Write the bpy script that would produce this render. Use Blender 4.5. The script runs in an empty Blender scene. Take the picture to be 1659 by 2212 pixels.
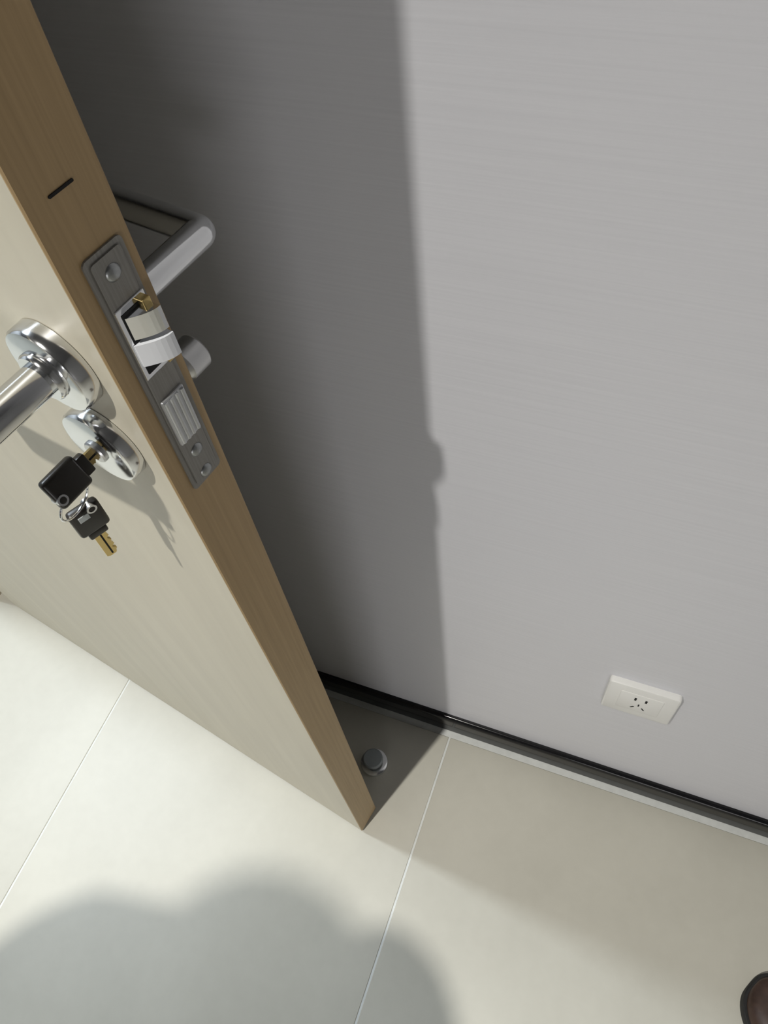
import bpy, bmesh, math, random
from mathutils import Vector, Matrix
random.seed(7)
scene = bpy.context.scene
C = scene.collection
PI = math.pi

# ------------------------------------------------------------------ camera
R = ((0.93150664, 0.24541658, -0.26845126),
     (0.35186235, -0.79497222, 0.49417816),
     (-0.09213178, -0.55478813, -0.82687476))      # columns: image right, image down, view direction
CAM = Vector((0.0, 0.0, 1.32))
cd = bpy.data.cameras.new('camera')
cd.sensor_fit = 'VERTICAL'
cd.sensor_height = 24.0
cd.lens = 24.0 * 1660.0 / 2212.0
cd.clip_start = 0.02
co = bpy.data.objects.new('camera', cd)
C.objects.link(co)
co.matrix_world = Matrix(((R[0][0], -R[0][1], -R[0][2], CAM.x),
                          (R[1][0], -R[1][1], -R[1][2], CAM.y),
                          (R[2][0], -R[2][1], -R[2][2], CAM.z),
                          (0, 0, 0, 1)))
scene.camera = co

# ------------------------------------------------------------------ light, exposure
w = bpy.data.worlds.new('world')
scene.world = w
w.use_nodes = True
w.node_tree.nodes['Background'].inputs[0].default_value = (0.75, 0.85, 1.0, 1)
w.node_tree.nodes['Background'].inputs[1].default_value = 0.05
scene.view_settings.view_transform = 'Standard'
scene.view_settings.look = 'None'
scene.view_settings.gamma = 1.0
scene.view_settings.use_curve_mapping = False
scene.view_settings.exposure = 0.0
CEIL = 2.8
LAMP_SPOT = (-0.609, -0.805)                  # the ceiling spot over the room, cuts the crisp door shadow
LAMP_SPOT_W, LAMP_SPOT_COL = 218.0, (1.0, 0.97, 0.905)
PANEL = (-2.05, 0.41)                       # the cool light panel in the corridor beyond the doorway
PANEL_W, PANEL_COL = 61.0, (0.81, 0.905, 1.0)
PANEL_SIZE = 0.30
FILL_WINDOW_W, FILL_WINDOW_COL = 12.0, (1.0, 0.965, 0.97)   # added fill from an unseen low window, lifts the grey wall's shade
WX0, WX1, WZ0, WZ1 = 0.15, 1.85, 0.12, 1.02

# ------------------------------------------------------------------ materials
def nt(name):
    m = bpy.data.materials.new(name)
    m.use_nodes = True
    return m, m.node_tree, m.node_tree.nodes['Principled BSDF']

def plain(name, col, rough=0.5, metal=0.0, var=0.06, scale=30.0, spec=0.5, coat=0.0):
    """colour with a little procedural variation"""
    m, t, b = nt(name)
    n = t.nodes.new('ShaderNodeTexNoise'); n.inputs['Scale'].default_value = scale; n.inputs['Detail'].default_value = 4
    tc = t.nodes.new('ShaderNodeTexCoord'); t.links.new(tc.outputs['Object'], n.inputs['Vector'])
    r = t.nodes.new('ShaderNodeValToRGB')
    r.color_ramp.elements[0].color = (*[c * (1 - var) for c in col], 1)
    r.color_ramp.elements[1].color = (*[min(1, c * (1 + var)) for c in col], 1)
    r.color_ramp.elements[0].position = 0.3; r.color_ramp.elements[1].position = 0.7
    t.links.new(n.outputs['Fac'], r.inputs['Fac']); t.links.new(r.outputs['Color'], b.inputs['Base Color'])
    b.inputs['Roughness'].default_value = rough; b.inputs['Metallic'].default_value = metal
    b.inputs['Specular IOR Level'].default_value = spec
    b.inputs['Coat Weight'].default_value = coat
    return m

def grain(name, c0, c1, scale, rough, bump=0.0, aniso=0.0, spec=0.5):
    """fine streaks: scale stretches a noise so it runs along one axis"""
    m, t, b = nt(name)
    tc = t.nodes.new('ShaderNodeTexCoord')
    mp = t.nodes.new('ShaderNodeMapping'); mp.inputs['Scale'].default_value = scale
    n = t.nodes.new('ShaderNodeTexNoise'); n.inputs['Scale'].default_value = 1.0; n.inputs['Detail'].default_value = 5; n.inputs['Roughness'].default_value = 0.6
    r = t.nodes.new('ShaderNodeValToRGB')
    r.color_ramp.elements[0].position = 0.32; r.color_ramp.elements[1].position = 0.68
    r.color_ramp.elements[0].color = (*c0, 1); r.color_ramp.elements[1].color = (*c1, 1)
    t.links.new(tc.outputs['Object'], mp.inputs['Vector']); t.links.new(mp.outputs['Vector'], n.inputs['Vector'])
    t.links.new(n.outputs['Fac'], r.inputs['Fac']); t.links.new(r.outputs['Color'], b.inputs['Base Color'])
    b.inputs['Roughness'].default_value = rough
    b.inputs['Specular IOR Level'].default_value = spec
    if bump:
        bp = t.nodes.new('ShaderNodeBump'); bp.inputs['Strength'].default_value = bump; bp.inputs['Distance'].default_value = 0.001
        t.links.new(n.outputs['Fac'], bp.inputs['Height']); t.links.new(bp.outputs['Normal'], b.inputs['Normal'])
    if aniso:
        b.inputs['Anisotropic'].default_value = aniso
        tg = t.nodes.new('ShaderNodeTangent'); tg.direction_type = 'RADIAL'; tg.axis = 'Z'
        t.links.new(tg.outputs['Tangent'], b.inputs['Tangent'])
    return m

def emit(name, col, s):
    m, t, b = nt(name)
    b.inputs['Base Color'].default_value = (*col, 1)
    b.inputs['Emission Color'].default_value = (*col, 1)
    b.inputs['Emission Strength'].default_value = s
    return m

def floor_tile_mat():
    m, t, b = nt('porcelain_tile')
    tc = t.nodes.new('ShaderNodeTexCoord')
    oi = t.nodes.new('ShaderNodeObjectInfo')
    ad = t.nodes.new('ShaderNodeVectorMath'); ad.operation = 'ADD'
    t.links.new(tc.outputs['Object'], ad.inputs[0]); t.links.new(oi.outputs['Random'], ad.inputs[1])
    n1 = t.nodes.new('ShaderNodeTexNoise'); n1.inputs['Scale'].default_value = 5; n1.inputs['Detail'].default_value = 6
    n2 = t.nodes.new('ShaderNodeTexNoise'); n2.inputs['Scale'].default_value = 60; n2.inputs['Detail'].default_value = 3
    t.links.new(ad.outputs[0], n1.inputs['Vector']); t.links.new(ad.outputs[0], n2.inputs['Vector'])
    mx = t.nodes.new('ShaderNodeMath'); mx.operation = 'MULTIPLY_ADD'; mx.inputs[1].default_value = 0.25
    t.links.new(n2.outputs['Fac'], mx.inputs[0]); t.links.new(n1.outputs['Fac'], mx.inputs[2])
    r = t.nodes.new('ShaderNodeValToRGB')
    r.color_ramp.elements[0].position = 0.4; r.color_ramp.elements[1].position = 0.85
    r.color_ramp.elements[0].color = (0.53, 0.515, 0.445, 1); r.color_ramp.elements[1].color = (0.60, 0.585, 0.51, 1)
    t.links.new(mx.outputs[0], r.inputs['Fac']); t.links.new(r.outputs['Color'], b.inputs['Base Color'])
    b.inputs['Roughness'].default_value = 0.42
    return m

M = dict(
    wall=grain('grey_wall_covering', (0.635, 0.64, 0.68), (0.675, 0.68, 0.72), (5, 5, 420), 0.40, 0.10, 0.8, 0.6),
    white=plain('pale_paint', (0.40, 0.40, 0.40), 0.7, var=0.02, scale=3),
    ceil=plain('dark_ceiling_paint', (0.13, 0.13, 0.135), 0.8, var=0.03, scale=3),
    tile=floor_tile_mat(),
    grout=plain('pale_grout', (0.74, 0.76, 0.74), 0.9, var=0.05, scale=80),
    base=plain('black_baseboard', (0.008, 0.008, 0.009), 0.14, var=0.2, scale=40, spec=0.32),
    face=grain('cream_door_veneer', (0.495, 0.46, 0.37), (0.545, 0.51, 0.41), (35, 60, 2.2), 0.38),
    edge=grain('tan_edge_banding', (0.36, 0.245, 0.115), (0.44, 0.305, 0.15), (300, 300, 6), 0.42),
    frame=grain('door_frame_wood', (0.50, 0.44, 0.33), (0.56, 0.50, 0.39), (50, 50, 3), 0.45),
    chrome=plain('polished_steel', (0.78, 0.79, 0.80), 0.13, 1.0, 0.02),
    satin=plain('satin_steel', (0.62, 0.62, 0.62), 0.32, 1.0, 0.03),
    plate=grain('lock_plate_steel', (0.20, 0.19, 0.17), (0.27, 0.26, 0.235), (900, 900, 20), 0.36),
    bolt=plain('zinc_bolt', (0.55, 0.56, 0.57), 0.38, 0.75, 0.05),
    screw=plain('dull_screw', (0.34, 0.35, 0.35), 0.35, 0.9, 0.1, 400),
    tongue=plain('white_nylon', (0.80, 0.82, 0.86), 0.35, var=0.02),
    brass=plain('brass', (0.62, 0.47, 0.2), 0.3, 1.0, 0.05),
    blackplastic=plain('black_plastic', (0.018, 0.015, 0.012), 0.35, var=0.2),
    hole=plain('dark_cavity', (0.01, 0.01, 0.01), 0.9),
    label=plain('grey_label', (0.50, 0.54, 0.54), 0.5),
    outlet=plain('white_switch_plastic', (0.80, 0.80, 0.78), 0.3, var=0.01),
    rubber=plain('grey_rubber', (0.30, 0.33, 0.34), 0.6),
    leather=grain('dark_brown_leather', (0.035, 0.018, 0.012), (0.06, 0.032, 0.022), (90, 90, 90), 0.45, 0.4),
    sole=plain('black_rubber_sole', (0.012, 0.012, 0.012), 0.7),
    shirt=grain('navy_cotton', (0.03, 0.04, 0.07), (0.05, 0.06, 0.10), (200, 200, 200), 0.9),
    trousers=grain('charcoal_twill', (0.03, 0.03, 0.035), (0.05, 0.05, 0.055), (300, 300, 300), 0.9),
    skin=plain('skin', (0.58, 0.36, 0.26), 0.5, var=0.05),
    hair=grain('black_hair', (0.01, 0.009, 0.008), (0.025, 0.02, 0.018), (200, 200, 20), 0.5),
    glass=plain('fill_window_glass', (0.8, 0.85, 0.85), 0.05, var=0.01),
    blind=emit('fill_blind_glow', (0.93, 0.96, 1.0), 1.0),  # glowing sheet of the added fill window
    lampglow=emit('lamp_lens', (1.0, 0.955, 0.88), 12.0),
    panelglow=emit('panel_diffuser', (0.87, 0.95, 1.0), 6.0),
)

# ------------------------------------------------------------------ helpers
def obj(name, bm, mat, parent=None, smooth=False, angle=None):
    me = bpy.data.meshes.new(name)
    bmesh.ops.recalc_face_normals(bm, faces=bm.faces)
    bm.to_mesh(me); bm.free()
    for mm in (mat if isinstance(mat, (list, tuple)) else [mat]):
        me.materials.append(mm)
    if smooth:
        me.polygons.foreach_set('use_smooth', [True] * len(me.polygons))
        me.set_sharp_from_angle(angle=math.radians(angle or 35))
    o = bpy.data.objects.new(name, me)
    C.objects.link(o)
    if parent: o.parent = parent
    return o

def thing(name, label, cat, loc=(0, 0, 0), rot=None, group=None):
    o = bpy.data.objects.new(name, None)
    o.empty_display_size = 0.05
    C.objects.link(o); o.location = loc
    if rot is not None: o.rotation_euler = rot
    o['label'] = label; o['category'] = cat
    if group: o['group'] = group
    return o

def struct(o, label=None):
    o['kind'] = 'structure'
    if label: o['label'] = label
    return o

def box(bm, x0, x1, y0, y1, z0, z1, bevel=0.0, seg=2, mi=0):
    r = bmesh.ops.create_cube(bm, size=1.0)
    vs = r['verts']
    for v in vs:
        v.co = Vector(((x0 + x1) / 2 + v.co.x * (x1 - x0), (y0 + y1) / 2 + v.co.y * (y1 - y0), (z0 + z1) / 2 + v.co.z * (z1 - z0)))
    fs = set(f for v in vs for f in v.link_faces)
    for f in fs: f.material_index = mi
    if bevel:
        es = list(set(e for v in vs for e in v.link_edges))
        bmesh.ops.bevel(bm, geom=es, offset=bevel, segments=seg, profile=0.5, affect='EDGES')
    return bm

def newbox(*a, **k):
    return box(bmesh.new(), *a, **k)

def lathe(prof, axis='z', seg=40, bm=None, origin=(0, 0, 0)):
    """revolve (radius, height) pairs about an axis"""
    bm = bm or bmesh.new()
    rings = []
    o = Vector(origin)
    def put(r, h, a):
        c, s = r * math.cos(a), r * math.sin(a)
        return o + {'z': Vector((c, s, h)), 'y': Vector((c, h, s)), 'x': Vector((h, c, s))}[axis]
    for r, h in prof:
        if r < 1e-7: rings.append([bm.verts.new(put(0, h, 0))])
        else: rings.append([bm.verts.new(put(r, h, 2 * PI * k / seg)) for k in range(seg)])
    for a, b in zip(rings, rings[1:]):
        for k in range(seg):
            k2 = (k + 1) % seg
            if len(a) == 1 and len(b) == 1: continue
            if len(a) == 1: bm.faces.new((a[0], b[k], b[k2]))
            elif len(b) == 1: bm.faces.new((a[k], b[0], a[k2]))
            else: bm.faces.new((a[k], b[k], b[k2], a[k2]))
    return bm

def tube(pts, rad, seg=20, bm=None, cap=True, flat=1.0):
    """sweep a circle (radius or list of radii) along a polyline"""
    bm = bm or bmesh.new()
    pts = [Vector(p) for p in pts]
    rads = rad if isinstance(rad, (list, tuple)) else [rad] * len(pts)
    up = None; rings = []
    for i, p in enumerate(pts):
        d = (pts[min(i + 1, len(pts) - 1)] - pts[max(i - 1, 0)]).normalized()
        if up is None:
            up = Vector((0, 0, 1)) if abs(d.z) < 0.9 else Vector((1, 0, 0))
        s = d.cross(up).normalized(); up = s.cross(d).normalized()
        rings.append([bm.verts.new(p + rads[i] * (math.cos(a) * s + flat * math.sin(a) * up)) for a in [2 * PI * k / seg for k in range(seg)]])
    for a, b in zip(rings, rings[1:]):
        for k in range(seg):
            bm.faces.new((a[k], a[(k + 1) % seg], b[(k + 1) % seg], b[k]))
    if cap:
        bm.faces.new(rings[0]); bm.faces.new(list(reversed(rings[-1])))
    return bm

def arc(p0, p1, p2, n=8):
    """rounded corner through p0 -> p1 -> p2 (quadratic)"""
    p0, p1, p2 = Vector(p0), Vector(p1), Vector(p2)
    return [(1 - t) ** 2 * p0 + 2 * t * (1 - t) * p1 + t * t * p2 for t in [k / n for k in range(n + 1)]]

# ------------------------------------------------------------------ the room shell
YW = 0.4064                                  # face of the grey wall
XL = -1.12                                   # room face of the doorway wall
XR, YF, XC, YB = 2.3, -3.0, -3.2, 1.0        # far walls, end of the corridor
o = struct(obj('wall_back', newbox(XL - 0.12, XR, YW, YW + 0.12, -0.02, CEIL), M['wall']), 'grey wall covered in finely streaked horizontal grain behind the door')
DY0, DY1, DH = -0.53, 0.352, 2.06            # doorway
bm = bmesh.new()
box(bm, XL - 0.12, XL, YF, DY0 - 0.04, -0.02, CEIL)
box(bm, XL - 0.12, XL, DY1 + 0.04, YW, -0.02, CEIL)
box(bm, XL - 0.12, XL - 0.02, YW + 0.12, YB, -0.02, CEIL)
box(bm, XL - 0.12, XL, DY0 - 0.04, DY1 + 0.04, DH + 0.04, CEIL)
struct(obj('wall_left', bm, M['white']), 'pale wall with the doorway beyond the hinge side of the door')
struct(obj('wall_right', newbox(XR, XR + 0.1, YF, YW + 0.12, -0.02, CEIL), M['white']), 'plain painted wall facing the doorway')
bm = bmesh.new()
box(bm, XC - 0.1, WX0, YF - 0.12, YF, -0.02, CEIL); box(bm, WX1, XR + 0.1, YF - 0.12, YF, -0.02, CEIL)
box(bm, WX0, WX1, YF - 0.12, YF, -0.02, WZ0); box(bm, WX0, WX1, YF - 0.12, YF, WZ1, CEIL)
struct(obj('wall_front', bm, M['white']), 'plain painted wall facing the grey wall')
struct(obj('wall_corridor', newbox(XC - 0.1, XC, YF, YB, -0.02, CEIL), M['white']), 'grey wall along the far side of the corridor')
struct(obj('wall_corridor_end', newbox(XC - 0.1, XL - 0.02, YB, YB + 0.1, -0.02, CEIL), M['white']), 'grey wall closing the end of the corridor')
struct(obj('ceiling', newbox(XC - 0.1, XR + 0.1, YF - 0.1, YB + 0.1, CEIL, CEIL + 0.1), M['ceil']), 'dark painted ceiling')
bm = bmesh.new()
box(bm, XL - 0.13, XL + 0.01, DY0 - 0.04, DY0, 0.0, DH + 0.04)
box(bm, XL - 0.13, XL + 0.01, DY1, DY1 + 0.04, 0.0, DH + 0.04)
box(bm, XL - 0.13, XL + 0.01, DY0, DY1, DH, DH + 0.04)
struct(obj('trim_1', bm, M['frame']), 'cream wooden door frame around the doorway')

# added fill window, unseen behind the camera: frame, two sashes, a glowing blind
win = thing('fill_window_1', 'added low wide window with a glowing white blind, fill for the grey wall', 'window', (0, YF, 0))
win['kind'] = 'structure'
bm = bmesh.new()
for a_, b_, c_, d_ in ((WX0, WX1, WZ0, WZ0 + 0.05), (WX0, WX1, WZ1 - 0.05, WZ1), (WX0, WX0 + 0.05, WZ0 + 0.05, WZ1 - 0.05), (WX1 - 0.05, WX1, WZ0 + 0.05, WZ1 - 0.05), ((WX0 + WX1) / 2 - 0.025, (WX0 + WX1) / 2 + 0.025, WZ0 + 0.05, WZ1 - 0.05)):
    box(bm, a_, b_, -0.11, -0.06, c_, d_)
obj('fill_window_frame', bm, M['outlet'], win)
for a_, b_ in ((WX0 + 0.05, (WX0 + WX1) / 2 - 0.025), ((WX0 + WX1) / 2 + 0.025, WX1 - 0.05)):
    obj('pane', newbox(a_, b_, -0.09, -0.084, WZ0 + 0.05, WZ1 - 0.05), M['glass'], win)
    obj('blind', newbox(a_, b_, -0.056, -0.054, WZ0 + 0.03, WZ1 - 0.03), M['blind'], win)
L = bpy.data.lights.new('fill_light', 'AREA'); L.shape = 'RECTANGLE'; L.size = WX1 - WX0 - 0.1; L.size_y = WZ1 - WZ0 - 0.1; L.energy = FILL_WINDOW_W; L.color = FILL_WINDOW_COL  # fill lamp set inside the added window
lo = bpy.data.objects.new('fill_light', L); C.objects.link(lo); lo.parent = win
lo.location = ((WX0 + WX1) / 2, -0.045, (WZ0 + WZ1) / 2); lo.rotation_euler = (PI / 2, 0, 0)

# floor: grout bed with every porcelain tile laid on it
bm = newbox(XC, XR, YF, YW, -0.03, -0.0012)
box(bm, XC, XL - 0.02, YW, YB, -0.03, -0.0012)
fl = struct(obj('floor', bm, M['grout']), 'beige porcelain tile floor with pale joints')
GX, GY, TW, TL, J = -0.1545, YW - 0.0195, 0.5985, 1.2, 0.0032
def tile_mesh(w_, l_):
    bm = newbox(-w_ / 2, w_ / 2, -l_ / 2, l_ / 2, -0.009, 0.0)
    es = [e for e in bm.edges if all(abs(v.co.z) < 1e-6 for v in e.verts)]
    bmesh.ops.bevel(bm, geom=es, offset=0.0008, segments=1, affect='EDGES')
    return bm
x = GX - TW * 5
first = None
while x < XR - 0.01:
    a, b = max(x, XC), min(x + TW, XR)
    y = GY
    while y > YF + 0.01:
        c0 = max(y - TL, YF)
        wdt, lng = b - a - J, y - c0 - J
        if wdt > 0.02 and lng > 0.02:
            full = abs(wdt - (TW - J)) < 1e-4 and abs(lng - (TL - J)) < 1e-4
            if full and first is not None:
                t = first.copy(); C.objects.link(t); t.parent = fl
            else:
                t = obj('tile', tile_mesh(wdt, lng), M['tile'], fl)
                if full: first = t
            t.location = ((a + b) / 2, (y + c0) / 2, random.uniform(-0.0002, 0.0002))
        y -= TL
    if b < XL - 0.02:                                          # corridor tiles beyond the line of the grey wall
        t = obj('tile', tile_mesh(b - a - J, YB - GY - J), M['tile'], fl)
        t.location = ((a + b) / 2, (YB + GY) / 2, 0)
    x += TW

# black baseboard with a rounded top lip
def baseboard(x0, x1):
    prof = [(0, 0.0), (-0.010, 0.0), (-0.010, 0.046), (-0.0094, 0.0495), (-0.0078, 0.0525), (-0.0055, 0.0545), (-0.003, 0.055), (0, 0.055)]
    bm = bmesh.new()
    A = [bm.verts.new((x0, YW + a, b)) for a, b in prof]; B = [bm.verts.new((x1, YW + a, b)) for a, b in prof]
    for k in range(len(prof)):
        k2 = (k + 1) % len(prof)
        bm.faces.new((A[k], A[k2], B[k2], B[k]))
    bm.faces.new(A); bm.faces.new(list(reversed(B)))
    return bm
struct(obj('baseboard_back', baseboard(XL, XR), M['base'], smooth=True, angle=50), 'glossy black baseboard along the foot of the grey wall')

# ------------------------------------------------------------------ lamps
def ceiling_spot(x, y, label, watts, col, radius):
    t = thing('ceiling_spotlight', label, 'lamp', (x, y, CEIL))
    obj('trim_ring', lathe([(0.032, -0.001), (0.034, -0.006), (0.044, -0.006), (0.047, -0.003), (0.047, 0.0), (0.032, 0.0)], seg=40), M['outlet'], t, True)
    obj('lens', lathe([(0, -0.002), (0.031, -0.002), (0.031, 0.0), (0, 0.0)], seg=32), M['lampglow'], t)
    L = bpy.data.lights.new('spot_light', 'SPOT')
    L.energy = watts; L.color = col; L.spot_size = math.radians(112); L.spot_blend = 1.0; L.shadow_soft_size = radius
    lo = bpy.data.objects.new('spot_light', L); C.objects.link(lo); lo.parent = t
    lo.location = (0, 0, -0.035)
    return t
ceiling_spot(*LAMP_SPOT, 'round ceiling spotlight over the room in front of the grey wall', LAMP_SPOT_W, LAMP_SPOT_COL, 0.026)

def light_panel(x, y, label, watts, col, s):
    t = thing('light_panel', label, 'lamp', (x, y, CEIL))
    bm = bmesh.new()
    h = s / 2 + 0.02
    box(bm, -h, h, -h, -s / 2, -0.012, 0.0); box(bm, -h, h, s / 2, h, -0.012, 0.0)
    box(bm, -h, -s / 2, -s / 2, s / 2, -0.012, 0.0); box(bm, s / 2, h, -s / 2, s / 2, -0.012, 0.0)
    obj('frame', bm, M['outlet'], t)
    obj('diffuser', newbox(-s / 2, s / 2, -s / 2, s / 2, -0.006, 0.0), M['panelglow'], t)
    L = bpy.data.lights.new('panel_light', 'AREA'); L.shape = 'SQUARE'; L.size = s; L.energy = watts; L.color = col
    lo = bpy.data.objects.new('panel_light', L); C.objects.link(lo); lo.parent = t; lo.location = (0, 0, -0.016)
    return t
light_panel(*PANEL, 'square cool white light panel in the corridor ceiling beyond the doorway', PANEL_W, PANEL_COL, PANEL_SIZE)

# ------------------------------------------------------------------ the door
# local frame of the door: +x runs from the lock edge to the hinges, -y is the side that faces the camera
DF = Vector((-0.24066, 0.19189, 0.0))
UX = Vector((-0.98107, 0.19367, 0.0)).normalized()
DW, DT, DZ = 0.84, 0.0423, 2.045
VX = Vector((UX.y, -UX.x, 0))                # from the front face to the back face
ang = math.atan2(UX.y, UX.x)
# right-handed local axes: X = UX, Y = Z x X = -VX
door = thing('door_1', 'cream wooden door standing open against the grey wall, tan lock edge', 'door', DF, (0, 0, ang))
door['kind'] = 'structure'
def D(u, v, z): return Vector((u, -v, z))
GAP = 0.006
bm = newbox(0.0012, DW, -DT + 0.0004, -0.0004, GAP, DZ, 0.0012, 1)
obj('door_leaf', bm, M['face'], door)
bm = newbox(0.0, 0.0022, -DT, 0.0, GAP, DZ, 0.0008, 1)
obj('edge_band', bm, M['edge'], door)['label'] = 'tan brown edge banding'

def rounded_strip(u0, u1, v0, v1, z0, z1, r):
    """plate on the lock edge: a rounded rectangle in (v, z), thickness along u"""
    bm = bmesh.new()
    pts = []
    for cv, cz, a0 in ((v1 - r, z1 - r, 0), (v0 + r, z1 - r, PI / 2), (v0 + r, z0 + r, PI), (v1 - r, z0 + r, 1.5 * PI)):
        for k in range(6):
            a = a0 + k * PI / 10
            pts.append((cv + r * math.cos(a), cz + r * math.sin(a)))
    A = [bm.verts.new(D(u0, v, z)) for v, z in pts]; B = [bm.verts.new(D(u1, v, z)) for v, z in pts]
    n = len(pts)
    for k in range(n): bm.faces.new((A[k], A[(k + 1) % n], B[(k + 1) % n], B[k]))
    bm.faces.new(A); bm.faces.new(B)
    return bm

# lock face on the edge
VC = 0.0237
lp = obj('lock_plate', rounded_strip(-0.0012, 0.001, VC - 0.0125, VC + 0.0125, 0.948, 1.1165, 0.003), M['plate'], door)
lp['label'] = 'dark steel lock face plate'
obj('inner_plate', rounded_strip(-0.0022, -0.0011, VC - 0.0095, VC + 0.0095, 0.951, 1.1135, 0.002), M['plate'], lp)
for z in (1.104, 0.9755, 0.9555):
    s = obj('screw', lathe([(0, -0.0036), (0.0032, -0.0034), (0.0044, -0.0026), (0.0046, -0.0021), (0, -0.0021)], 'x', 20, origin=D(0, VC, z)), M['screw'], lp, True)
    s['label'] = 'bright screw head'
def bevelled(u0, u1, v0, v1, z0, z1, b): return newbox(u0, u1, -v1, -v0, z0, z1, b, 2)
# latch: chrome housing, sloped white tongue, brass lips
la = obj('latch_housing', bevelled(-0.0032, -0.002, VC - 0.0095, VC + 0.0105, 1.0425, 1.0875, 0.0005), M['chrome'], door)
la['label'] = 'bright latch opening in the lock plate'
obj('cavity', bevelled(-0.0036, -0.0031, VC - 0.007, VC + 0.009, 1.0455, 1.084, 0.0001), M['hole'], la)
def wedge(bm, v0, v1, z0, z1, d0, d1, n=7):
    """latch tongue: bulges out of the edge and slopes back along v"""
    lo, hi = [], []
    for k in range(n + 1):
        t = k / n
        dep = d0 + (d1 - d0) * math.sin(t * PI / 2)
        lo.append((v0 + (v1 - v0) * t, dep))
    A = [bm.verts.new(D(-0.002 - d, v, z0)) for v, d in lo] + [bm.verts.new(D(-0.0, v1, z0)), bm.verts.new(D(-0.0, v0, z0))]
    B = [bm.verts.new(D(-0.002 - d, v, z1)) for v, d in lo] + [bm.verts.new(D(-0.0, v1, z1)), bm.verts.new(D(-0.0, v0, z1))]
    m_ = len(A)
    for k in range(m_): bm.faces.new((A[k], A[(k + 1) % m_], B[(k + 1) % m_], B[k]))
    bm.faces.new(A); bm.faces.new(list(reversed(B)))
    return bm
lb = obj('latch_bolt', wedge(bmesh.new(), VC - 0.008, VC + 0.009, 1.052, 1.066, 0.002, 0.0125), M['tongue'], door)
lb['label'] = 'white sloped latch tongue'
lc = obj('latch_guard', wedge(bmesh.new(), VC - 0.0065, VC + 0.0088, 1.0690, 1.0825, 0.0025, 0.0115), M['chrome'], door)
lc['label'] = 'polished upper latch tongue'
for z in (1.0835, 1.0475):
    obj('brass_lip', bevelled(-0.0075, -0.001, VC + 0.0045, VC + 0.0095, z - 0.0022, z + 0.0022, 0.0006), M['brass'], lc)['label'] = 'brass lip of the latch'
# deadbolt: block with three vertical ribs
db = obj('deadbolt', bevelled(-0.004, 0.0, VC - 0.0085, VC + 0.0085, 0.9885, 1.0245, 0.0008), M['bolt'], door)
db['label'] = 'ribbed zinc deadbolt, thrown back'
for k in range(4):
    v = VC - 0.0063 + k * 0.0042
    obj('rib', lathe([(0, 0.990), (0.0013, 0.990), (0.0013, 1.023), (0, 1.023)], 'z', 10, origin=D(-0.004, v, 0)), M['bolt'], db, True)
# small nick in the edge banding above the lock
obj('nick', rounded_strip(-0.0006, 0.0002, 0.0125, 0.0265, 1.1475, 1.1488, 0.0006), M['hole'], door)['label'] = 'small dark nick in the edge banding'

def rose_prof(r, t): return [(0, t), (r - 0.004, t), (r - 0.0012, t - 0.0008), (r, t - 0.0026), (r, 0), (0, 0)]
def revolve_v(prof, u, z, side, seg=48):
    """prof heights measured out from the door face; side 'front' or 'back'"""
    pr = [(r, h if side == 'front' else -DT - h) for r, h in prof]
    return lathe(pr, 'y', seg, origin=(u, 0, z)) if side == 'back' else lathe([(r, h) for r, h in prof], 'y', seg, origin=(u, 0, z))
# D() maps v to -y, so heights out of the front face are +y
UL, ZL, ZK = 0.042, 1.050, 0.986
def lever(side):
    t = obj('lever_handle', revolve_v(rose_prof(0.0265, 0.011), UL, ZL, side), M['chrome'], door, True)
    t['label'] = 'polished lever handle on its round rose'
    sg = 1 if side == 'front' else -1
    off = 0 if side == 'front' else -DT
    Y = lambda d: off + sg * d
    reach, rad = (0.075, 0.0098) if side == 'front' else (0.074, 0.0092)
    cr = 0.012 if side == 'front' else 0.0035
    p = [Vector((UL, Y(0.010), ZL)), Vector((UL, Y(0.03), ZL))]
    p += arc((UL, Y(reach - cr), ZL), (UL, Y(reach), ZL), (UL + cr, Y(reach), ZL), 8)
    p += [Vector((UL + 0.05, Y(reach), ZL)), Vector((UL + 0.12, Y(reach), ZL)), Vector((UL + 0.126, Y(reach), ZL))]
    rr = [rad] * (len(p) - 1) + [rad * 0.8]
    obj('grip', tube(p, rr, 28), M['chrome'], t, True)
    obj('collar', revolve_v([(0, 0.015), (0.0135, 0.015), (0.0145, 0.0135), (0.0145, 0.0105), (0, 0.0105)], UL, ZL, side), M['chrome'], t, True)
    return t
lever('front'); lever('back')
ko = obj('key_rose', revolve_v(rose_prof(0.0265, 0.010), UL, ZK, 'front'), M['chrome'], door, True)
ko['label'] = 'polished round cylinder rose holding the key'
obj('plug', revolve_v([(0, 0.0125), (0.0070, 0.0125), (0.0078, 0.0115), (0.0078, 0.0095), (0, 0.0095)], UL, ZK, 'front'), M['satin'], ko, True)
tr = obj('thumb_turn', revolve_v(rose_prof(0.0265, 0.010), UL, ZK, 'back'), M['satin'], door, True)
tr['label'] = 'satin thumb turn on the wall side'
obj('knob', revolve_v([(0, 0.040), (0.0105, 0.040), (0.012, 0.0385), (0.012, 0.024), (0.009, 0.020), (0.008, 0.0095), (0, 0.0095)], UL, ZK, 'back'), M['satin'], tr, True)
# hinges on the far stile
for z in (0.25, 1.02, 1.80):
    h = obj('hinge', lathe([(0, z), (0.0065, z), (0.0065, z + 0.1), (0, z + 0.1)], 'z', 16, origin=(DW + 0.006, -DT - 0.004, 0)), M['satin'], door, True)
    obj('hinge_leaf', newbox(DW - 0.0005, DW + 0.0018, -DT - 0.004, -0.008, z + 0.002, z + 0.098), M['satin'], h)

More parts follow.
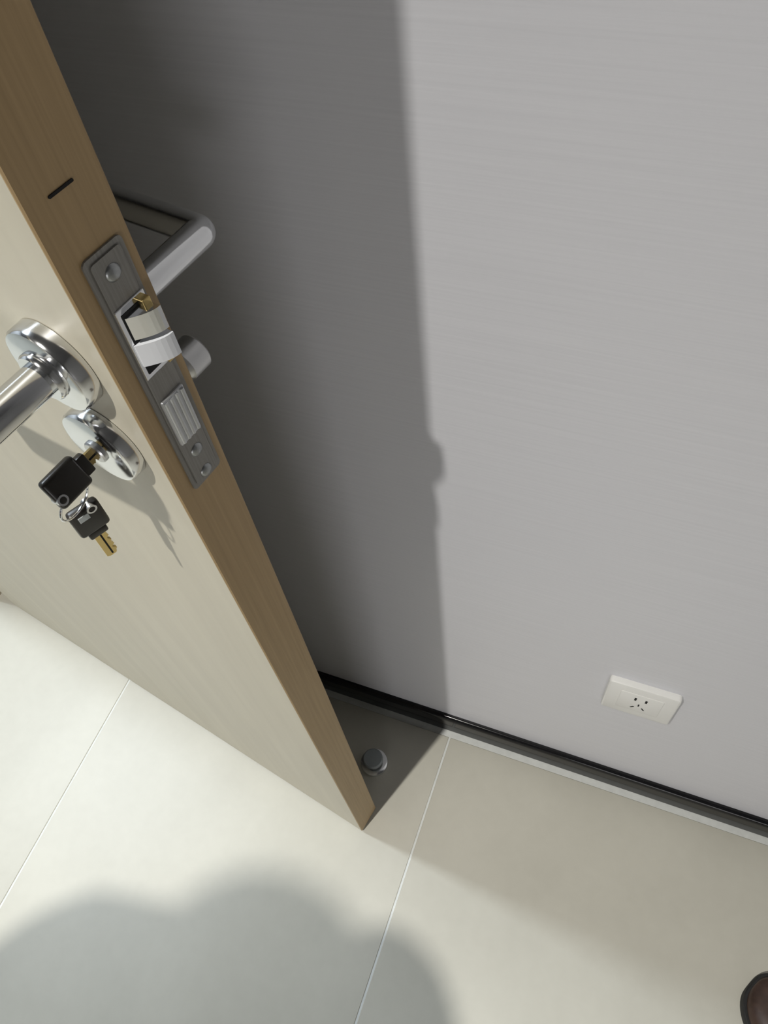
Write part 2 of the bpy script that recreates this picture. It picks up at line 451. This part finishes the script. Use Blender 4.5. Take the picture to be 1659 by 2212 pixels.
# ------------------------------------------------------------------ the keys
def to_world(u, v, z): return DF + UX * u + VX * v + Vector((0, 0, z))
def key_parts(t, blade_len, tooth=True):
    """key along local -Z from its head: head at z 0..0.025, blade below; wide along X, thin along Y"""
    bm = bmesh.new()
    box(bm, -0.0105, 0.0105, -0.0036, 0.0036, 0.0, 0.0245, 0.0026, 3)
    box(bm, -0.0065, 0.0065, -0.0030, 0.0030, -0.0055, 0.001, 0.0012, 2)
    hd = obj('head', bm, M['blackplastic'], t, True)
    hd['label'] = 'black plastic key head'
    obj('sticker', newbox(-0.0058, 0.0012, -0.0041, -0.0034, 0.0155, 0.0205, 0.0002, 1), M['label'], hd)['label'] = 'small grey label on the key head'
    obj('eyelet', lathe([(0.0022, -0.0041), (0.0034, -0.0041), (0.0034, 0.0041), (0.0022, 0.0041), (0.0022, -0.0041)], 'y', 20, origin=(0.0045, 0, 0.0212)), M['satin'], hd, True)
    bm = bmesh.new()
    out = [(-0.0042, -0.005), (0.0042, -0.005)]
    z = -0.005
    n = 5
    for k in range(n):
        za = -0.005 - blade_len * (k + 0.35) / n; zb = -0.005 - blade_len * (k + 0.75) / n
        dep = (0.0006, 0.0018, 0.0010, 0.0022, 0.0012)[k]
        out += [(0.0042, za + 0.0006), (0.0042 - dep, za - 0.0008), (0.0042 - dep, zb)]
    out += [(0.0020, -0.005 - blade_len), (-0.0020, -0.005 - blade_len), (-0.0042, -0.0035 - blade_len)]
    A = [bm.verts.new((a, -0.0012, b)) for a, b in out]; B = [bm.verts.new((a, 0.0012, b)) for a, b in out]
    m_ = len(out)
    for k in range(m_): bm.faces.new((A[k], A[(k + 1) % m_], B[(k + 1) % m_], B[k]))
    bm.faces.new(A); bm.faces.new(list(reversed(B)))
    bl = obj('blade', bm, M['brass'], t)
    bl['label'] = 'brass key blade'
    obj('groove', newbox(-0.0006, 0.0006, -0.0014, 0.0014, -0.0035 - blade_len, -0.006), M['hole'], bl)

def frame_from(pos, xdir, zdir):
    z = zdir.normalized(); x = (xdir - z * xdir.dot(z)).normalized(); y = z.cross(x)
    m = Matrix.Identity(4)
    for i in range(3):
        m[i][0], m[i][1], m[i][2], m[i][3] = x[i], y[i], z[i], pos[i]
    return m
k1 = thing('key', 'black headed key pushed into the door cylinder', 'key')
key_parts(k1, 0.0125)
a = math.radians(68)
k1.matrix_world = frame_from(to_world(UL, -0.0235, ZK), -(UX * math.cos(a) + Vector((0, 0, math.sin(a)))), -VX)
k2 = thing('key', 'black headed brass key hanging from the ring below the other', 'key')
key_parts(k2, 0.026)
k2.matrix_world = frame_from(to_world(0.0535, -0.034, 0.927), Vector((0.46, 0.89, 0)), Vector((0.03, 0.0, 1)))
ring = thing('key_ring', 'thin steel key ring joining the two keys', 'key ring')
bm = bmesh.new()
pts = []
for k in range(29):
    an = 2 * PI * k / 28
    pts.append((0.0125 * math.cos(an), 0.0007 * k / 28, 0.0125 * math.sin(an)))
tube(pts, 0.0008, 8, bm)
obj('wire', bm, M['chrome'], ring, True)
p1 = k1.matrix_world @ Vector((0.0045, 0, 0.0212)); p2 = k2.matrix_world @ Vector((0.0045, 0, 0.0212))
mid = (p1 + p2) / 2
dz = (p1 - p2).normalized()
ring.matrix_world = frame_from(mid, UX.cross(dz) + VX * 0.1, dz)

# ------------------------------------------------------------------ door stop on the floor
st = thing('door_stop', 'small round steel door stop on the floor behind the door', 'door stop', (-0.262, 0.302, 0.0))
obj('base', lathe([(0, 0.0), (0.0235, 0.0), (0.0235, 0.0035), (0.0225, 0.0055), (0.019, 0.0065), (0.0, 0.0065)], seg=40), M['chrome'], st, True)
obj('post', lathe([(0, 0.006), (0.0125, 0.006), (0.0125, 0.020), (0, 0.020)], seg=32), M['satin'], st, True)
obj('cap', lathe([(0, 0.0195), (0.0155, 0.0195), (0.0165, 0.0205), (0.0165, 0.0265), (0.0150, 0.0285), (0, 0.0290)], seg=36), M['rubber'], st, True)['label'] = 'grey rubber cap'

# ------------------------------------------------------------------ wall socket
so = thing('wall_socket', 'white five-hole power socket low on the grey wall', 'socket', (0.0985, YW, 0.3595))
def plate(hw, hh, d0, d1, r, bev):
    bm = bmesh.new()
    pts = []
    for cx, cz, a0 in ((hw - r, hh - r, 0), (-hw + r, hh - r, PI / 2), (-hw + r, -hh + r, PI), (hw - r, -hh + r, 1.5 * PI)):
        for k in range(6):
            an = a0 + k * PI / 10
            pts.append((cx + r * math.cos(an), cz + r * math.sin(an), math.cos(an), math.sin(an)))
    n = len(pts)
    rows = []
    for d, ins in ((d0, 0), (d1 - bev, 0), (d1 - bev * 0.3, bev * 0.3), (d1, bev)):
        rows.append([bm.verts.new((px - cx_ * ins, -d, pz - cz_ * ins)) for px, pz, cx_, cz_ in pts])
    for A, B in zip(rows, rows[1:]):
        for k in range(n): bm.faces.new((A[k], A[(k + 1) % n], B[(k + 1) % n], B[k]))
    bm.faces.new(rows[0]); bm.faces.new(rows[-1])
    return bm
obj('cover_plate', plate(0.043, 0.043, 0.0, 0.0085, 0.0045, 0.0022), M['outlet'], so, True)
obj('socket_face', plate(0.026, 0.026, 0.008, 0.0092, 0.002, 0.0004), M['outlet'], so, True)
def slot(px, pz, w_, h_, rot):
    bm = newbox(-w_ / 2, w_ / 2, -0.0096, -0.0088, -h_ / 2, h_ / 2)
    bmesh.ops.rotate(bm, verts=bm.verts, cent=(0, 0, 0), matrix=Matrix.Rotation(rot, 3, 'Y'))
    bmesh.ops.translate(bm, verts=bm.verts, vec=(px, 0, pz))
    obj('slot', bm, M['hole'], so)
slot(-0.0065, 0.0125, 0.0026, 0.0075, 0); slot(0.0065, 0.0125, 0.0026, 0.0075, 0)
slot(0.0, -0.004, 0.0016, 0.006, 0); slot(-0.0065, -0.0135, 0.0016, 0.006, 0.6); slot(0.0065, -0.0135, 0.0016, 0.006, -0.6)

# ------------------------------------------------------------------ brown shoe at the lower right corner
def shoe_mesh(upper):
    """toe at +x, heel at -x; cross sections along x"""
    bm = bmesh.new()
    secs = [(-0.135, 0.020, 0.050, 0.0), (-0.125, 0.032, 0.075, 0.0), (-0.10, 0.036, 0.088, 0.0), (-0.06, 0.036, 0.092, 0.002), (-0.02, 0.037, 0.084, 0.004),
            (0.02, 0.042, 0.066, 0.006), (0.06, 0.048, 0.052, 0.006), (0.09, 0.047, 0.044, 0.004), (0.115, 0.040, 0.038, 0.001), (0.132, 0.028, 0.031, -0.002), (0.140, 0.012, 0.024, -0.004)]
    rows = []
    for sx, hw, h, cy in secs:
        row = []
        for k in range(17):
            an = PI * k / 16
            if upper: px, pz = hw * math.copysign(abs(math.cos(an)) ** 0.7, math.cos(an)), 0.014 + (h - 0.014) * math.sin(an) ** 0.75
            else: px, pz = (hw + 0.003) * math.cos(an), 0.016 if 0 < k < 16 else 0.012
            row.append(bm.verts.new((sx * (1.0 if upper else 1.025), cy + px, pz)))
        if not upper:
            row += [bm.verts.new((v.co.x, v.co.y, 0.0)) for v in reversed(row)]
        rows.append(row)
    n = len(rows[0])
    for A, B in zip(rows, rows[1:]):
        for k in range(n if not upper else n):
            bm.faces.new((A[k], A[(k + 1) % n], B[(k + 1) % n], B[k]))
    bm.faces.new(rows[0]); bm.faces.new(list(reversed(rows[-1])))
    return bm
sh = thing('shoe', 'dark brown leather shoe, toe just entering the lower right corner', 'shoe', (0.475, 0.115, 0.0), (0, 0, math.radians(150)))
for q in (obj('upper', shoe_mesh(True), M['leather'], sh, True, 180), obj('sole', shoe_mesh(False), M['sole'], sh, True, 60)):
    q.modifiers.new('subdiv', 'SUBSURF').render_levels = 2
for k in range(3):
    xx = 0.005 + k * 0.016; zz = 0.0775 - k * 0.0085
    obj('lace', tube([(xx, -0.020, zz - 0.009), (xx, -0.008, zz + 0.001), (xx, 0.008, zz + 0.002), (xx, 0.024, zz - 0.008)], 0.0017, 8), M['sole'], sh, True)

# ------------------------------------------------------------------ the person whose shadow lies on the floor (stands out of frame, lower left)
def skin_fig(name, verts, edges, radii, mat, parent=None, root=0, levels=2, smooth=True):
    """one continuous skinned surface over a skeleton"""
    me = bpy.data.meshes.new(name)
    me.from_pydata([tuple(v) for v in verts], edges, [])
    me.materials.append(mat)
    o = bpy.data.objects.new(name, me); C.objects.link(o)
    if parent: o.parent = parent
    md = o.modifiers.new('skin', 'SKIN'); md.use_smooth_shade = True; md.branch_smoothing = 0.6
    sv = me.skin_vertices[0].data if me.skin_vertices else None
    if sv is None:
        bpy.context.view_layer.objects.active = o
    for i, r in enumerate(radii):
        sv[i].radius = r if isinstance(r, tuple) else (r, r)
        sv[i].use_root = (i == root)
    ss = o.modifiers.new('subdiv', 'SUBSURF'); ss.levels = 1; ss.render_levels = levels
    return o

R2 = Vector((0.916, 0.40, 0)).normalized(); F2 = Vector((-R2.y, R2.x, 0))      # the body's right and front
P0 = Vector((-0.464, -0.485, 0))
def B(r, f, z): return P0 + R2 * r + F2 * f + Vector((0, 0, z))
class Sk:
    def __init__(s): s.v, s.e, s.r = [], [], []
    def add(s, p, r, to=None):
        s.v.append(Vector(p)); s.r.append(r)
        if to is not None: s.e.append((to, len(s.v) - 1))
        return len(s.v) - 1
person = thing('person', 'person in a navy shirt standing before the open door, arms hanging down', 'person', P0)
def W(o):                                      # skeletons are written in world space, the person sits at P0
    o.parent = person; o.matrix_parent_inverse = Matrix.Translation(-P0); return o
HD = B(-0.034, -0.028, 1.535)
def body_skeleton(grow, skin=True, torso=True, legs=True, cuffs=1.0):
    s = Sk()
    hip = s.add(B(0, -0.01, 0.83 if torso and not legs else 0.93), 0.118 + grow)
    if torso:
        wa = s.add(B(0, -0.01, 1.06), 0.106 + grow, hip)
        ch = s.add(B(0, -0.005, 1.21), 0.118 + grow, wa)
        up = s.add(B(0, -0.005, 1.315), 0.088 + grow * 0.7, ch)
        nk = s.add(B(-0.022, -0.008, 1.385), 0.052 + grow, up)
        if skin:
            nn = s.add(B(-0.040, -0.018, 1.435), 0.050, nk); s.add(B(-0.054, -0.022, 1.475), 0.055, nn)
        for sd in (1, -1):
            sh = s.add(B(0.126 if sd > 0 else -0.116, 0.052 if sd > 0 else 0.085, 1.325 if sd > 0 else 1.345), 0.052 + grow, up)
            ue = s.add(B(0.160 * sd, 0.040 if sd > 0 else 0.070, 1.255), 0.049 + grow, sh)
            e = s.add(B(0.195 * sd, -0.035, 1.045), 0.038 + grow, ue)
            m_ = s.add(B(0.203 * sd, -0.015, 0.97), 0.037 + grow, e)
            w_ = s.add(B(0.210 * sd, 0.030, 0.83), 0.026 + grow, m_)
            if skin:
                hp = B(0.212 * sd, 0.050, 0.745)
                fw = (hp - s.v[w_]).normalized(); inn = (R2 * -sd + F2 * -0.2).normalized()
                pm = s.add(hp, (0.034, 0.020), w_)
                ax = F2
                for ofs, ln in ((-0.029, 0.056), (-0.010, 0.068), (0.010, 0.074), (0.029, 0.066)):
                    kn = s.add(hp + fw * 0.042 + ax * ofs, 0.0098, pm)
                    md = s.add(s.v[kn] + fw * ln * 0.46 + inn * ln * 0.12, 0.0088, kn)
                    s.add(s.v[md] + fw * ln * 0.36 + inn * ln * 0.24, 0.0075, md)
                th = s.add(hp + ax * 0.034 + inn * 0.012 - fw * 0.012, 0.0112, pm)
                s.add(s.v[th] + fw * 0.034 + inn * 0.018 + ax * 0.010, 0.0092, th)
    else:
        s.add(B(0, -0.01, 1.02), 0.112 + grow, hip)
    if legs:
        for sd in (1, -1):
            th = s.add(B(0.078 * sd, -0.01, 0.80), 0.078 + grow, hip)
            mt = s.add(B(0.088 * sd, 0.0, 0.66), 0.072 + grow, th)
            kn = s.add(B(0.094 * sd, 0.012, 0.48), 0.054 + grow, mt)
            cf = s.add(B(0.098 * sd, -0.018, 0.34), 0.053 + grow, kn)
            an = s.add(B(0.100 * sd, -0.035, 0.085), 0.036 + grow * cuffs, cf)
            if skin: s.add(B(0.102 * sd, 0.075, 0.045), 0.032, an)
    return s
s_ = body_skeleton(0.0)
W(skin_fig('body', s_.v, s_.e, s_.r, M['skin']))
s_ = body_skeleton(0.012, False, True, False)
W(skin_fig('shirt', s_.v, s_.e, s_.r, M['shirt']))['label'] = 'navy long sleeved shirt'
s_ = body_skeleton(0.009, False, False, True, 2.4)
W(skin_fig('trousers', s_.v, s_.e, s_.r, M['trousers']))['label'] = 'charcoal trousers'
# head: ellipsoid pulled into a face, looking down and ahead
def head_mesh():
    bm = bmesh.new()
    bmesh.ops.create_uvsphere(bm, u_segments=40, v_segments=28, radius=1.0)
    for v in bm.verts:                         # local: +y is the face, +z the crown
        x_, y_, z_ = v.co
        jaw = max(0.0, -z_)
        sx = 0.076 * (1 - 0.30 * jaw ** 1.5); sy = 0.098 * (1 - 0.16 * jaw)
        p = Vector((x_ * sx, y_ * sy + 0.018 * jaw, z_ * 0.118))
        if y_ > 0.3:
            for ex in (-0.031, 0.031):
                d2 = ((p.x - ex) / 0.017) ** 2 + ((p.z - 0.006) / 0.012) ** 2
                p.y -= 0.010 * math.exp(-d2)
            p.y += 0.026 * math.exp(-(p.x / 0.011) ** 2 - ((p.z + 0.028) / 0.016) ** 2)
            p.y += 0.013 * math.exp(-(p.x / 0.009) ** 2 - ((p.z + 0.006) / 0.024) ** 2)
            p.y += 0.007 * math.exp(-(p.x / 0.024) ** 2 - ((p.z + 0.060) / 0.009) ** 2)
            p.y += 0.008 * math.exp(-(p.x / 0.022) ** 2 - ((p.z + 0.100) / 0.016) ** 2)
        v.co = p
    return bm
hd = obj('head', head_mesh(), M['skin'], None, True, 180)
FH = (F2 + R2 * 0.60).normalized()                    # the face turns a little towards the lock
fz = (Vector((0, 0, 1)) * 0.95 + FH * 0.3).normalized()
HM = Matrix.Identity(4)
hy = (FH - fz * FH.dot(fz)).normalized(); hx = hy.cross(fz)
for i in range(3): HM[i][0], HM[i][1], HM[i][2], HM[i][3] = hx[i], hy[i], fz[i], HD[i]
hd.parent = person; hd.matrix_world = HM; hd.matrix_parent_inverse = Matrix.Translation(-P0)
for sd in (1, -1):
    bm = bmesh.new(); bmesh.ops.create_uvsphere(bm, u_segments=16, v_segments=12, radius=0.0115)
    bmesh.ops.translate(bm, verts=bm.verts, vec=(0.031 * sd, 0.0755, 0.006)); obj('eye', bm, M['outlet'], hd, True, 180)
    bm = bmesh.new(); bmesh.ops.create_uvsphere(bm, u_segments=12, v_segments=8, radius=0.0058)
    bmesh.ops.translate(bm, verts=bm.verts, vec=(0.031 * sd, 0.0823, 0.004)); obj('iris', bm, M['hair'], hd, True, 180)
    bm = bmesh.new(); bmesh.ops.create_uvsphere(bm, u_segments=16, v_segments=12, radius=1.0)
    for v in bm.verts: v.co = Vector((0.077 * sd + v.co.x * 0.010, -0.005 + v.co.y * 0.017 - v.co.z * 0.004, -0.012 + v.co.z * 0.031))
    obj('ear', bm, M['skin'], hd, True, 180)
bm = bmesh.new(); bmesh.ops.create_uvsphere(bm, u_segments=40, v_segments=28, radius=1.0)
bmesh.ops.delete(bm, geom=[v for v in bm.verts if (v.co.z < -0.35) or (v.co.y > 0.35 and v.co.z < 0.62) or (v.co.y > 0.0 and v.co.z < 0.1)], context='VERTS')
for v in bm.verts: v.co = Vector((v.co.x * 0.102, v.co.y * 0.112 - 0.004, v.co.z * 0.130))
hr = obj('hair', bm, M['hair'], hd, True, 180); hr['label'] = 'short black hair'
sm = hr.modifiers.new('thickness', 'SOLIDIFY'); sm.thickness = 0.008
bm = bmesh.new(); box(bm, -0.022, 0.022, 0.0865, 0.091, -0.0625, -0.058, 0.0018, 2)
obj('lips', bm, plain('lips', (0.45, 0.2, 0.17), 0.5), hd, True)
for sd in (1, -1):
    a_ = math.atan2(F2.y, F2.x)
    for nm, up_, mt in (('shoe', True, 'leather'), ('shoe_sole', False, 'sole')):
        q = obj(nm, shoe_mesh(up_), M[mt], person, True, 60)
        q.location = R2 * (0.102 * sd) + F2 * 0.045; q.rotation_euler = (0, 0, a_)
